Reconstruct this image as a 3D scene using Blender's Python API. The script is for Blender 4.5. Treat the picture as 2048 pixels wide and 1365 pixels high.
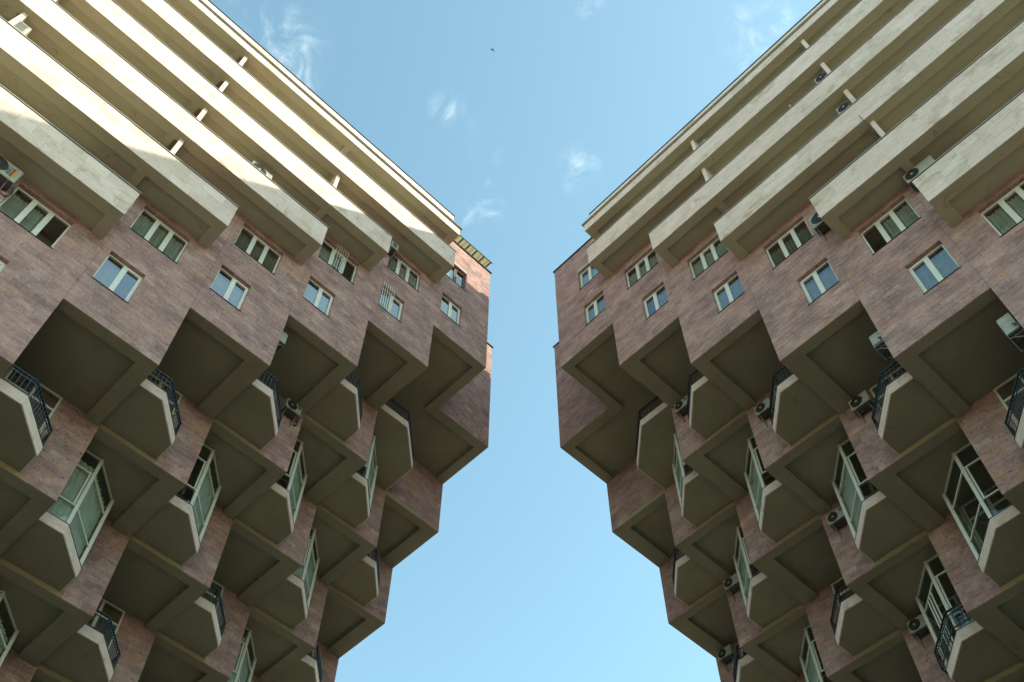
import bpy, math, random
from mathutils import Vector, Matrix
R = math.radians
for o in list(bpy.data.objects):
    bpy.data.objects.remove(o)
sc = bpy.context.scene
col = sc.collection

# ------------------------------------------------------------------ camera
F_PX, PITCH, ROLL = 2055.28, 1.017572, 0.00716
CAM_H = 1.6
cd = bpy.data.cameras.new('camera'); cam = bpy.data.objects.new('camera', cd); col.objects.link(cam)
cd.sensor_fit = 'HORIZONTAL'; cd.sensor_width = 36.0; cd.lens = F_PX / 2048 * 36.0
cd.clip_start = 0.1; cd.clip_end = 4000
Rt = Vector((1, 0, 0)); Up = Vector((0, -math.sin(PITCH), math.cos(PITCH))); Fw = Vector((0, math.cos(PITCH), math.sin(PITCH)))
cr, sr = math.cos(ROLL), math.sin(ROLL)
rgt = Rt * cr + Up * sr; upv = Up * cr - Rt * sr
cam.matrix_world = Matrix(((rgt.x, upv.x, -Fw.x, 0), (rgt.y, upv.y, -Fw.y, 0), (rgt.z, upv.z, -Fw.z, CAM_H), (0, 0, 0, 1)))
sc.camera = cam

def ray(px, py):
    return (rgt * ((px - 1024) / F_PX) - upv * ((py - 682.5) / F_PX) + Fw).normalized()

# ------------------------------------------------------------------ sky, sun, exposure
SUN_TO = Vector((1.355, 0.021, 0.93)).normalized()
ELEV = math.asin(SUN_TO.z)
world = bpy.data.worlds.new('World'); sc.world = world; world.use_nodes = True
nt = world.node_tree; nt.nodes.clear()
N = nt.nodes.new; LK = nt.links.new
wo = N('ShaderNodeOutputWorld'); bg = N('ShaderNodeBackground'); bg.inputs['Strength'].default_value = 0.13
sky = N('ShaderNodeTexSky'); sky.sky_type = 'NISHITA'; sky.sun_disc = False
sky.sun_elevation = ELEV; sky.sun_rotation = math.atan2(SUN_TO.x, SUN_TO.y)
sky.altitude = 1000; sky.air_density = 1.0; sky.dust_density = 1.2; sky.ozone_density = 0.9
tint = N('ShaderNodeMix'); tint.data_type = 'RGBA'; tint.blend_type = 'MULTIPLY'; tint.inputs[0].default_value = 1.0
tint.inputs[7].default_value = (1.01, 1.16, 0.87, 1)
LK(sky.outputs[0], tint.inputs[6])
geo = N('ShaderNodeTexCoord')
# thin cirrus wisps: streaky noise, only where a patch of vapour stands in the sky
cn = N('ShaderNodeTexNoise'); cn.inputs['Scale'].default_value = 34; cn.inputs['Detail'].default_value = 8
cn.inputs['Roughness'].default_value = 0.62; cn.inputs['Distortion'].default_value = 0.9
LK(geo.outputs['Generated'], cn.inputs['Vector'])
cr1 = N('ShaderNodeMapRange'); cr1.interpolation_type = 'SMOOTHSTEP'
cr1.inputs['From Min'].default_value = 0.40; cr1.inputs['From Max'].default_value = 0.90
LK(cn.outputs['Fac'], cr1.inputs['Value'])
msk = None
for (px, py, rad, amt) in [(560, 100, .045, .8), (600, 150, .022, .7), (515, 30, .03, .6), (893, 218, .019, .55), (1160, 330, .022, .6), (1150, 365, .014, .5),
                           (1520, 75, .036, 1.0), (1545, 40, .02, .8), (980, 425, .018, .8), (935, 430, .012, .6), (975, 375, .012, .5), (1180, 5, .016, .6), (950, 290, .03, .25)]:
    dn = N('ShaderNodeVectorMath'); dn.operation = 'DISTANCE'; dn.inputs[1].default_value = ray(px, py)
    LK(geo.outputs['Generated'], dn.inputs[0])
    mr = N('ShaderNodeMapRange'); mr.interpolation_type = 'SMOOTHSTEP'
    mr.inputs['From Min'].default_value = rad * 1.25; mr.inputs['From Max'].default_value = 0.0; mr.inputs['To Max'].default_value = amt
    LK(dn.outputs['Value'], mr.inputs['Value'])
    if msk is None: msk = mr.outputs[0]
    else:
        mx = N('ShaderNodeMath'); mx.operation = 'MAXIMUM'; LK(msk, mx.inputs[0]); LK(mr.outputs[0], mx.inputs[1]); msk = mx.outputs[0]
mm = N('ShaderNodeMath'); mm.operation = 'MULTIPLY'; LK(msk, mm.inputs[0]); LK(cr1.outputs[0], mm.inputs[1])
msoft = N('ShaderNodeMath'); msoft.operation = 'MULTIPLY'; msoft.inputs[1].default_value = 0.72; LK(mm.outputs[0], msoft.inputs[0]); mm = msoft
cm = N('ShaderNodeMix'); cm.data_type = 'RGBA'; LK(mm.outputs[0], cm.inputs[0]); LK(tint.outputs[2], cm.inputs[6])
cm.inputs[7].default_value = (4.0, 4.4, 4.2, 1)
LK(cm.outputs[2], bg.inputs['Color']); LK(bg.outputs[0], wo.inputs[0])

sl = bpy.data.lights.new('sun', 'SUN'); sl.energy = 2.6; sl.angle = R(0.53); sl.color = (1.0, 0.89, 0.68)
so = bpy.data.objects.new('sun', sl); col.objects.link(so)
so.rotation_euler = SUN_TO.to_track_quat('Z', 'Y').to_euler(); so.location = (60, 0, 80)
vs = sc.view_settings; vs.view_transform = 'Standard'; vs.look = 'None'; vs.gamma = 1.0; vs.exposure = 1.75
vs.use_curve_mapping = False
sc.render.resolution_x = 1024; sc.render.resolution_y = 682
sc.cycles.max_bounces = 10; sc.cycles.diffuse_bounces = 5; sc.cycles.transparent_max_bounces = 12

# ------------------------------------------------------------------ materials
def new_mat(name):
    m = bpy.data.materials.new(name); m.use_nodes = True
    t = m.node_tree; t.nodes.clear()
    out = t.nodes.new('ShaderNodeOutputMaterial'); p = t.nodes.new('ShaderNodeBsdfPrincipled')
    t.links.new(p.outputs[0], out.inputs[0])
    return m, t, p

def tex_noise(t, scale, detail=4, rough=.55, mscale=(1, 1, 1), dist=0, off=(0, 0, 0)):
    tc = t.nodes.new('ShaderNodeTexCoord'); mp = t.nodes.new('ShaderNodeMapping')
    mp.inputs['Scale'].default_value = mscale; mp.inputs['Location'].default_value = off
    n = t.nodes.new('ShaderNodeTexNoise'); n.inputs['Scale'].default_value = scale; n.inputs['Detail'].default_value = detail
    n.inputs['Roughness'].default_value = rough; n.inputs['Distortion'].default_value = dist
    t.links.new(tc.outputs['Object'], mp.inputs[0]); t.links.new(mp.outputs[0], n.inputs['Vector'])
    return n.outputs['Fac']

def mrange(t, src, a, b, c, d, smooth=False):
    n = t.nodes.new('ShaderNodeMapRange')
    if smooth: n.interpolation_type = 'SMOOTHSTEP'
    for k, v in zip(('From Min', 'From Max', 'To Min', 'To Max'), (a, b, c, d)): n.inputs[k].default_value = v
    t.links.new(src, n.inputs['Value']); return n.outputs[0]

def ramp(t, src, stops):
    n = t.nodes.new('ShaderNodeValToRGB'); e = n.color_ramp.elements
    while len(e) > 1: e.remove(e[-1])
    e[0].position = stops[0][0]; e[0].color = (*stops[0][1], 1)
    for p, c in stops[1:]:
        k = e.new(p); k.color = (*c, 1)
    t.links.new(src, n.inputs[0]); return n.outputs[0]

def mixc(t, fac, a, b, mode='MIX'):
    n = t.nodes.new('ShaderNodeMix'); n.data_type = 'RGBA'; n.blend_type = mode
    if isinstance(fac, (int, float)): n.inputs[0].default_value = fac
    else: t.links.new(fac, n.inputs[0])
    for s, i in ((a, 6), (b, 7)):
        if isinstance(s, tuple): n.inputs[i].default_value = (*s, 1)
        else: t.links.new(s, n.inputs[i])
    return n.outputs[2]

def mathn(t, op, a, b):
    n = t.nodes.new('ShaderNodeMath'); n.operation = op
    for s, i in ((a, 0), (b, 1)):
        if isinstance(s, (int, float)): n.inputs[i].default_value = s
        else: t.links.new(s, n.inputs[i])
    return n.outputs[0]

def attr(t, name):
    n = t.nodes.new('ShaderNodeAttribute'); n.attribute_name = name; return n.outputs['Fac']

def bump(t, p, h, strength, dist):
    b = t.nodes.new('ShaderNodeBump'); b.inputs['Strength'].default_value = strength; b.inputs['Distance'].default_value = dist
    t.links.new(h, b.inputs['Height']); t.links.new(b.outputs[0], p.inputs['Normal'])

def mat_tuff():
    m, t, p = new_mat('tuff stone')
    base = ramp(t, attr(t, 'tone'), [(0, (.300, .184, .174)), (.3, (.348, .216, .203)), (.6, (.380, .242, .225)), (1, (.44, .310, .288))])
    base = mixc(t, mrange(t, attr(t, 'hue'), .93, 1.0, 0, .6), base, (.46, .24, .16))
    st = tex_noise(t, 5.2, 8, .72, (1.0, 1.0, 1.45), 1.1)
    fine = tex_noise(t, 19, 6, .75, (1, 1, 1.5))
    blot = tex_noise(t, 1.6, 3, .5, (1, 1, 1.5), 0, (4, 1, 2))
    veil = tex_noise(t, 4.2, 6, .65, (.7, .7, 2.2), 1.2, (9, 3, 1))
    c = mixc(t, 1.0, base, ramp(t, st, [(.25, (.72, .69, .69)), (.5, (1, 1, 1)), (.72, (1.24, 1.24, 1.24))]), 'MULTIPLY')
    c = mixc(t, 1.0, c, ramp(t, fine, [(.32, (.68, .67, .68)), (.5, (1, 1, 1)), (.66, (1.2, 1.2, 1.2))]), 'MULTIPLY')
    c = mixc(t, 1.0, c, ramp(t, blot, [(.33, (.78, .77, .79)), (.66, (1.2, 1.17, 1.1))]), 'MULTIPLY')
    c = mixc(t, mrange(t, veil, .53, .68, 0, .62, True), c, (.475, .360, .338))
    pit = tex_noise(t, 12, 3, .5, (.7, .7, 1.5), .3, (2, 7, 5))
    pf = mrange(t, pit, .655, .71, 0, .85, True)
    c = mixc(t, pf, c, (.040, .030, .028))
    t.links.new(c, p.inputs['Base Color']); p.inputs['Roughness'].default_value = .92
    p.inputs['Specular IOR Level'].default_value = .25
    h = mathn(t, 'SUBTRACT', mathn(t, 'ADD', mathn(t, 'MULTIPLY', st, .6), mathn(t, 'MULTIPLY', fine, .5)), mathn(t, 'MULTIPLY', pf, .8))
    bump(t, p, h, .75, .02)
    return m

def mat_trav():
    m, t, p = new_mat('travertine cladding')
    base = ramp(t, attr(t, 'tone'), [(0, (.65, .515, .445)), (.3, (.69, .55, .48)), (.7, (.71, .57, .50)), (1, (.75, .61, .545))])
    base = mixc(t, mrange(t, attr(t, 'hue'), .90, 1, 0, .5), base, (.50, .42, .31))
    st = tex_noise(t, 3.0, 6, .65, (1, 1, 3.5), .8)
    fine = tex_noise(t, 40, 4, .7)
    c = mixc(t, 1.0, base, ramp(t, st, [(.28, (.80, .78, .74)), (.5, (1, 1, 1)), (.7, (1.08, 1.08, 1.08))]), 'MULTIPLY')
    c = mixc(t, 1.0, c, ramp(t, fine, [(.3, (.86, .86, .85)), (.6, (1.04, 1.04, 1.04))]), 'MULTIPLY')
    stain = tex_noise(t, 1.35, 5, .6, (1, 1, 1.2), .5, (3, 8, 1))
    c = mixc(t, mathn(t, 'MULTIPLY', mrange(t, stain, .54, .70, 0, .85, True), mrange(t, st, .4, .6, .2, 1)), c, (.34, .25, .155))
    pit = tex_noise(t, 20, 3, .55, (.7, .7, 1.7), .4, (5, 2, 9))
    pf = mrange(t, pit, .665, .72, 0, .75, True)
    c = mixc(t, pf, c, (.17, .135, .09))
    t.links.new(c, p.inputs['Base Color']); p.inputs['Roughness'].default_value = .85; p.inputs['Specular IOR Level'].default_value = .3
    bump(t, p, mathn(t, 'SUBTRACT', mathn(t, 'MULTIPLY', fine, .4), pf), .5, .012)
    return m

def mat_plaster(name, c0, c1, stain=(.17, .12, .07)):
    m, t, p = new_mat(name)
    n1 = tex_noise(t, .9, 5, .55, (1, 1, 1), .2); n2 = tex_noise(t, 30, 3, .6)
    c = ramp(t, n1, [(.3, c0), (.7, c1)])
    c = mixc(t, 1.0, c, ramp(t, n2, [(.3, (.94, .94, .94)), (.7, (1.05, 1.05, 1.05))]), 'MULTIPLY')
    s = tex_noise(t, 1.9, 6, .65, (1, 1, 1), .8, (6, 2, 4))
    c = mixc(t, mrange(t, s, .60, .76, 0, .5, True), c, stain)
    t.links.new(c, p.inputs['Base Color']); p.inputs['Roughness'].default_value = .9; p.inputs['Specular IOR Level'].default_value = .2
    bump(t, p, n2, .25, .006)
    return m

def mat_plain(name, c, rough=.5, metal=0, var=.12, scale=12, spec=.5):
    m, t, p = new_mat(name)
    n = tex_noise(t, scale, 4, .6)
    k = ramp(t, n, [(.3, tuple(x * (1 - var) for x in c)), (.7, tuple(x * (1 + var) for x in c))])
    t.links.new(k, p.inputs['Base Color']); p.inputs['Roughness'].default_value = rough; p.inputs['Metallic'].default_value = metal
    p.inputs['Specular IOR Level'].default_value = spec
    return m

def mat_glass(name, tintc, ior):
    m = bpy.data.materials.new(name); m.use_nodes = True; t = m.node_tree; t.nodes.clear()
    out = t.nodes.new('ShaderNodeOutputMaterial'); mx = t.nodes.new('ShaderNodeMixShader')
    tr = t.nodes.new('ShaderNodeBsdfTransparent'); tr.inputs[0].default_value = (*tintc, 1)
    gl = t.nodes.new('ShaderNodeBsdfGlossy'); gl.inputs['Roughness'].default_value = .012; gl.inputs['Color'].default_value = (.93, .97, 1, 1)
    fr = t.nodes.new('ShaderNodeFresnel'); fr.inputs[0].default_value = ior
    n = tex_noise(t, 1.1, 2, .5); b = t.nodes.new('ShaderNodeBump'); b.inputs['Strength'].default_value = .06; b.inputs['Distance'].default_value = .03
    t.links.new(n, b.inputs['Height']); t.links.new(b.outputs[0], gl.inputs['Normal'])
    gm = t.nodes.new('ShaderNodeNewGeometry')
    t.links.new(mathn(t, 'MULTIPLY', fr.outputs[0], mathn(t, 'SUBTRACT', 1.0, gm.outputs['Backfacing'])), mx.inputs[0]); t.links.new(tr.outputs[0], mx.inputs[1]); t.links.new(gl.outputs[0], mx.inputs[2])
    t.links.new(mx.outputs[0], out.inputs[0]); return m

def mat_ground():
    m, t, p = new_mat('plaza paving')
    n1 = tex_noise(t, .25, 4); n2 = tex_noise(t, 6, 4, .6)
    c = ramp(t, n1, [(.3, (.22, .175, .125)), (.7, (.29, .235, .17))])
    c = mixc(t, 1, c, ramp(t, n2, [(.3, (.85, .85, .85)), (.7, (1.1, 1.1, 1.1))]), 'MULTIPLY')
    t.links.new(c, p.inputs['Base Color']); p.inputs['Roughness'].default_value = .9
    return m

M = dict(tuff=mat_tuff(), trav=mat_trav(),
         olive=mat_plaster('olive soffit paint', (.225, .206, .148), (.275, .252, .184)),
         ochre=mat_plaster('ochre beam paint', (.31, .265, .165), (.35, .30, .185)),
         cream=mat_plaster('cream wall plaster', (.74, .66, .50), (.80, .72, .57)), tile=mat_plain('pale floor tiles', (.55, .50, .40), .5, 0, .1),
         mortar=mat_plaster('pale mortar', (.40, .31, .285), (.48, .38, .35)), soffit=mat_plaster('khaki balcony soffit paint', (.395, .355, .255), (.44, .40, .295)),
         white=mat_plain('white window frame', (.66, .66, .60), .4, 0, .07),
         glass=mat_glass('window glass', (.76, .79, .77), 2.9), clear=mat_glass('balcony glass', (.84, .88, .86), 2.1), curtain=mat_plain('curtain cloth', (.66, .68, .63), .95, 0, .15, 3, .1),
         drape=mat_plain('dark drape', (.34, .33, .26), .95, 0, .2, 3, .1),
         rail=mat_plain('blue green railing paint', (.020, .045, .065), .5, .0, .25),
         black=mat_plain('black railing paint', (.012, .015, .018), .5, 0, .25),
         metal=mat_plain('dark coping metal', (.045, .045, .043), .5, .5, .25),
         zinc=mat_plain('light coping metal', (.35, .345, .32), .5, .3, .15),
         room=mat_plain('dark unlit room', (.10, .095, .085), .95, 0, .15),  # dark colour stands in for the shade inside unlit rooms
         acw=mat_plain('cream appliance casing', (.35, .345, .30), .55, 0, .2, 6),
         acd=mat_plain('dark fan grille', (.035, .037, .036), .6, 0, .3),
         acb=mat_plain('dusty underside metal', (.10, .098, .09), .7, .2, .35, 14),
         steel=mat_plain('grey bracket steel', (.22, .21, .19), .55, .5, .2),
         brown=mat_plain('brown wood frame', (.085, .045, .028), .55, 0, .2),
         ground=mat_ground(), skin=mat_plain('skin', (.42, .25, .18), .55, 0, .05), hair=mat_plain('dark hair', (.012, .009, .007), .6, 0, .3),
         shirt=mat_plain('light shirt', (.45, .45, .44), .9, 0, .1), trouser=mat_plain('dark trousers', (.03, .03, .04), .9),
         red=mat_plain('red print', (.25, .03, .015), .5), yellow=mat_plain('yellow print', (.55, .30, .03), .5), blue=mat_plain('blue print', (.02, .07, .18), .5),
         green=mat_plain('green print', (.03, .13, .08), .5), ink=mat_plain('black print', (.02, .02, .02), .5),
         leaf=mat_plain('leaf', (.05, .09, .025), .6, 0, .4, 30), pot=mat_plain('clay pot', (.22, .10, .06), .8), flower=mat_plain('yellow petals', (.55, .38, .05), .6),
         sheet=mat_plain('olive corrugated sheet', (.34, .31, .20), .6, 0, .1, 5), bird=mat_plain('bird feathers', (.02, .02, .022), .7))

def mat_sheet():
    m, t, p = new_mat('olive translucent sheet')
    p.inputs['Base Color'].default_value = (.40, .37, .24, 1); p.inputs['Roughness'].default_value = .6
    tl = t.nodes.new('ShaderNodeBsdfTranslucent'); tl.inputs[0].default_value = (.40, .36, .20, 1)
    mx = t.nodes.new('ShaderNodeMixShader'); mx.inputs[0].default_value = .4; out = [n for n in t.nodes if n.type == 'OUTPUT_MATERIAL'][0]
    t.links.new(p.outputs[0], mx.inputs[1]); t.links.new(tl.outputs[0], mx.inputs[2]); t.links.new(mx.outputs[0], out.inputs[0])
    return m
M['sheet'] = mat_sheet()

# ------------------------------------------------------------------ frames of the two buildings: (a along the facade towards the gap, b into the building, z up)
W_, D_, H_ = 2.8138, 2.7902, 3.0
AL = {'L': 0.798421, 'R': -0.756465}
ORG = {'L': (-9.08403, 14.48426, 22.14577 + CAM_H), 'R': (9.64904, 13.96099, 21.91367 + CAM_H)}
SG = {'L': 1, 'R': -1}
FR = {}
for s in 'LR':
    al = AL[s]; be = al - math.pi / 2 if s == 'L' else al + math.pi / 2
    A = Vector((math.sin(al), math.cos(al), 0)); B = Vector((math.sin(be), math.cos(be), 0)); X = A * SG[s]
    FR[s] = (A, B, Vector((ORG[s][0], ORG[s][1], 0)), ORG[s][2], math.atan2(X.y, X.x))

def wpos(s, a, b, z):
    A, B, O, oz, _ = FR[s]
    v = O + A * a + B * b; v.z = z + oz; return v

def pix(s, a, b, z):
    v = wpos(s, a, b, z) - Vector((0, 0, CAM_H)); dpt = v.dot(Fw)
    if dpt < .5: return (-9e3, -9e3)
    return (1024 + F_PX * v.dot(rgt) / dpt, 682.5 - F_PX * v.dot(upv) / dpt)

def seen(s, a0, a1, b0, b1, z0, z1, mg=140):
    P = [pix(s, a, b, z) for a in (a0, a1) for b in (b0, b1) for z in (z0, z1)]
    return max(p[0] for p in P) > -mg and min(p[0] for p in P) < 2048 + mg and max(p[1] for p in P) > -mg and min(p[1] for p in P) < 1365 + mg

class MB:
    """collects shapes in (a, b, z); build() links them as one mesh under a parent in the same frame"""
    def __init__(s, side='L', oz=None):
        s.sg = SG[side]; s.oz = FR[side][3] if oz is None else oz; s.V = []; s.F = []; s.T = []; s.H = []
    def pts(s, P, F, tone=.45, hue=.3):
        n = len(s.V)
        s.V += [(p[0] * s.sg, p[1], p[2] + s.oz) for p in P]; s.T += [tone] * len(P); s.H += [hue] * len(P)
        s.F += [tuple(n + i for i in (f if s.sg > 0 else f[::-1])) for f in F]
    def box(s, a0, a1, b0, b1, z0, z1, tone=.45, hue=.3):
        P = [(a0, b0, z0), (a1, b0, z0), (a1, b1, z0), (a0, b1, z0), (a0, b0, z1), (a1, b0, z1), (a1, b1, z1), (a0, b1, z1)]
        s.pts(P, [(0, 3, 2, 1), (4, 5, 6, 7), (0, 1, 5, 4), (1, 2, 6, 5), (2, 3, 7, 6), (3, 0, 4, 7)], tone, hue)
    def prism(s, poly, z0, z1, tone=.45, hue=.3):
        n = len(poly); P = [(x, y, z0) for x, y in poly] + [(x, y, z1) for x, y in poly]
        F = [tuple(range(n))[::-1], tuple(range(n, 2 * n))] + [(i, (i + 1) % n, n + (i + 1) % n, n + i) for i in range(n)]
        s.pts(P, F, tone, hue)
    def bar(s, p, q, w, h, tone=.45, hue=.3):
        p = Vector(p); q = Vector(q); d = (q - p).normalized()
        u = d.cross(Vector((0, 0, 1)))
        if u.length < 1e-3: u = Vector((1, 0, 0))
        u.normalize(); v = u.cross(d); u *= w / 2; v *= h / 2
        P = [p - u - v, p + u - v, p + u + v, p - u + v, q - u - v, q + u - v, q + u + v, q - u + v]
        s.pts([tuple(x) for x in P], [(3, 2, 1, 0), (4, 5, 6, 7), (0, 1, 5, 4), (1, 2, 6, 5), (2, 3, 7, 6), (3, 0, 4, 7)], tone, hue)
    def tube(s, pts, r, n=6):
        pts = [Vector(p) for p in pts]; rings = []
        for i, p in enumerate(pts):
            d = (pts[min(i + 1, len(pts) - 1)] - pts[max(i - 1, 0)]).normalized(); u = d.orthogonal().normalized(); v = d.cross(u)
            rings += [tuple(p + (u * math.cos(2 * math.pi * k / n) + v * math.sin(2 * math.pi * k / n)) * r) for k in range(n)]
        F = [(i * n + k, i * n + (k + 1) % n, (i + 1) * n + (k + 1) % n, (i + 1) * n + k) for i in range(len(pts) - 1) for k in range(n)]
        F += [tuple(range(n))[::-1], tuple(range((len(pts) - 1) * n, len(pts) * n))]
        s.pts(rings, F)
    def mesh(s, name, mat):
        me = bpy.data.meshes.new(name); me.from_pydata(s.V, [], s.F); me.materials.append(M[mat])
        for nm, dat in (('tone', s.T), ('hue', s.H)):
            at = me.attributes.new(nm, 'FLOAT', 'POINT'); at.data.foreach_set('value', dat)
        me.update(); return me
    def build(s, name, mat, parent=None, kind=None):
        o = bpy.data.objects.new(name, s.mesh(name, mat)); col.objects.link(o); o.parent = parent
        if kind: o['kind'] = kind
        return o

def tag(o, label, cat, group=None):
    o['label'] = label; o['category'] = cat
    if group: o['group'] = group
    return o

def empty(name, loc, rz):
    o = bpy.data.objects.new(name, None); col.objects.link(o); o.location = loc; o.rotation_euler = (0, 0, rz); o.empty_display_size = .3
    return o

rng = random.Random(7)

# ------------------------------------------------------------------ ground
g = MB('L', 0); g.pts([(-1500, -1500, 0), (1500, -1500, 0), (1500, 1500, 0), (-1500, 1500, 0)], [(0, 1, 2, 3)])
go = g.build('ground', 'ground'); go['kind'] = 'structure'

# ------------------------------------------------------------------ helpers for the buildings
def Zb(i, j):                       # underside of the bay i in row j
    if j == 1 and i == 4: return 4 * H_
    return (i - j) * H_
def imax(j): return 4 if j == 0 else 5
COURSE = [.28, .50, .73, .95, 1.18, 1.41, 1.63, 1.85, 2.07, 2.29, 2.51, 2.73, 2.95]
TOP0 = 19.97

def courses(z0, z1):
    zs = [z0]
    for m in range(int(z0 // H_) - 1, int(z1 // H_) + 2):
        for c in COURSE:
            z = m * H_ + c
            if z0 + .12 < z < z1 - .1: zs.append(z)
    return sorted(zs) + [z1]

def subtract(iv, holes):
    out = [iv]
    for h0, h1 in holes:
        nx = []
        for a0, a1 in out:
            if h1 <= a0 or h0 >= a1: nx.append((a0, a1)); continue
            if h0 > a0: nx.append((a0, h0))
            if h1 < a1: nx.append((h1, a1))
        out = nx
    return out

def split_len(a0, a1, lo, hi):
    cuts = [a0]; a = a0
    while a1 - a > hi:
        st = rng.uniform(lo, hi)
        if a1 - a - st < lo * .7: st = (a1 - a) / 2
        a += st; cuts.append(a)
    return list(zip(cuts, cuts[1:] + [a1]))

def area_px(s, r, b):
    a0, a1, z0, z1 = r; P = [pix(s, a, b, z) for a, z in ((a0, z0), (a1, z0), (a1, z1), (a0, z1))]
    cx = sum(p[0] for p in P) / 4; cy = sum(p[1] for p in P) / 4
    if not (0 < cx < 2048 and 0 < cy < 1365): return 0
    return abs(sum(P[k][0] * P[(k + 1) % 4][1] - P[(k + 1) % 4][0] * P[k][1] for k in range(4))) / 2

BAND = {'L': dict(end=[-2.93, -.40, 2.62, 5.18, 8.29], zb=[3.08, 6.09, 9.09, 12.08, 15.15], roof=(8.40, 18.27), fin=(-2.84, 2.46)),
        'R': dict(end=[-3.02, -.43, 2.76, 5.35, 8.38], zb=[3.06, 6.09, 9.21, 12.30, 15.43], roof=(8.37, 18.43), fin=(-3.16, 2.53))}
GLAZED = {'L': {(-1, 1), (0, 1), (1, 1), (2, 1), (3, 1), (0, 2), (3, 2), (3, 3), (1, 3), (2, 4)},
          'R': {(-1, 1), (0, 1), (1, 1), (2, 1), (3, 1), (1, 2), (3, 2), (3, 3), (0, 2), (2, 4)}}
ALO = -13.5

def curtain_strip(m, p0, p1, z0, z1, amp=.025, step=.035):
    p0 = Vector((*p0, 0)); p1 = Vector((*p1, 0)); L = (p1 - p0).length; n = max(4, int(L / step)); d = (p1 - p0) / L; nn = Vector((-d.y, d.x, 0))
    P = []; ph = rng.uniform(0, 6)
    for k in range(n + 1):
        q = p0 + d * (L * k / n) + nn * (amp * math.sin(k * 1.9 + ph) + amp * .5 * math.sin(k * .7 + ph))
        P += [(q.x, q.y, z0), (q.x, q.y, z1)]
    m.pts(P, [(2 * k, 2 * k + 2, 2 * k + 3, 2 * k + 1) for k in range(n)])

def window(s, root, a0, a1, z0, z1, n, b=.13, grille=None, wood=False, curt='curtain', sash=1, cpart=1.0):
    mt = 'brown' if wood else 'white'
    f = MB(s); fw = .05
    f.box(a0, a0 + fw, b, b + .07, z0, z1); f.box(a1 - fw, a1, b, b + .07, z0, z1)
    f.box(a0 + fw, a1 - fw, b, b + .07, z0, z0 + fw); f.box(a0 + fw, a1 - fw, b, b + .07, z1 - fw, z1)
    wd = (a1 - a0) / n; panes = []
    for k in range(n):
        l = a0 + k * wd + (fw if k == 0 else .05); r = a0 + (k + 1) * wd - (fw if k == n - 1 else .05); panes.append((l, r, k))
        if k: f.box(a0 + k * wd - .05, a0 + k * wd + .05, b - .004, b + .066, z0 + fw, z1 - fw)
    if sash < n:
        l, r, _ = panes[sash]; q = .045
        f.box(l, l + q, b - .018, b + .05, z0 + fw, z1 - fw); f.box(r - q, r, b - .018, b + .05, z0 + fw, z1 - fw)
        f.box(l + q, r - q, b - .018, b + .05, z0 + fw, z0 + fw + q); f.box(l + q, r - q, b - .018, b + .05, z1 - fw - q - .03, z1 - fw)
    wo_ = f.build('window', mt, root)
    for l, r, k in panes:
        p = MB(s); p.box(l, r, b + .03, b + .036, z0 + fw, z1 - fw); p.build('pane', 'glass', wo_)
    c = MB(s); w0 = (a1 - a0)
    if cpart > 0:
        curtain_strip(c, (a0 + .02, b + .13), (a0 + w0 * cpart - .02, b + .13), z0 - .05, z1 - rng.uniform(.1, .28)); c.build('curtain', curt, wo_)
    sm = MB(s); sm.box(a0 - .02, a1 + .02, -.025, b + .02, z0 - .022, z0 - .004); sm.build('sill', 'metal', wo_)
    if grille:
        l, r, k = panes[grille - 1]; gm = MB(s); bb = -.05; t0 = z0 + .02; t1 = z1 + .22
        for q in range(6):
            aa = l - .03 + (r - l + .06) * q / 5; gm.bar((aa, bb, t0), (aa, bb, t1), .016, .016)
        for zz in (t0 + .1, (t0 + t1) / 2, t1 - .15):
            gm.bar((l - .05, bb, zz), (r + .05, bb, zz), .014, .014)
            for aa in (l - .03, r + .03): gm.bar((aa, bb, zz), (aa, .03, zz), .012, .012)
        gm.build('security_grille', 'white', wo_)
    return wo_

def poly_side(pl, off):
    """offset an open polyline (a, b) to its inner side by off"""
    out = []
    for k, p in enumerate(pl):
        ns = []
        for q in (k - 1, k):
            if 0 <= q < len(pl) - 1:
                dx, dy = pl[q + 1][0] - pl[q][0], pl[q + 1][1] - pl[q][1]; L = math.hypot(dx, dy); ns.append((-dy / L, dx / L))
        if len(ns) == 1: nx, ny = ns[0]; k2 = 1
        else:
            nx, ny = ns[0][0] + ns[1][0], ns[0][1] + ns[1][1]; L = math.hypot(nx, ny); nx /= L; ny /= L; k2 = 1 / max(.3, nx * ns[0][0] + ny * ns[0][1])
        out.append((p[0] + nx * off * k2, p[1] + ny * off * k2))
    return out

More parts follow.
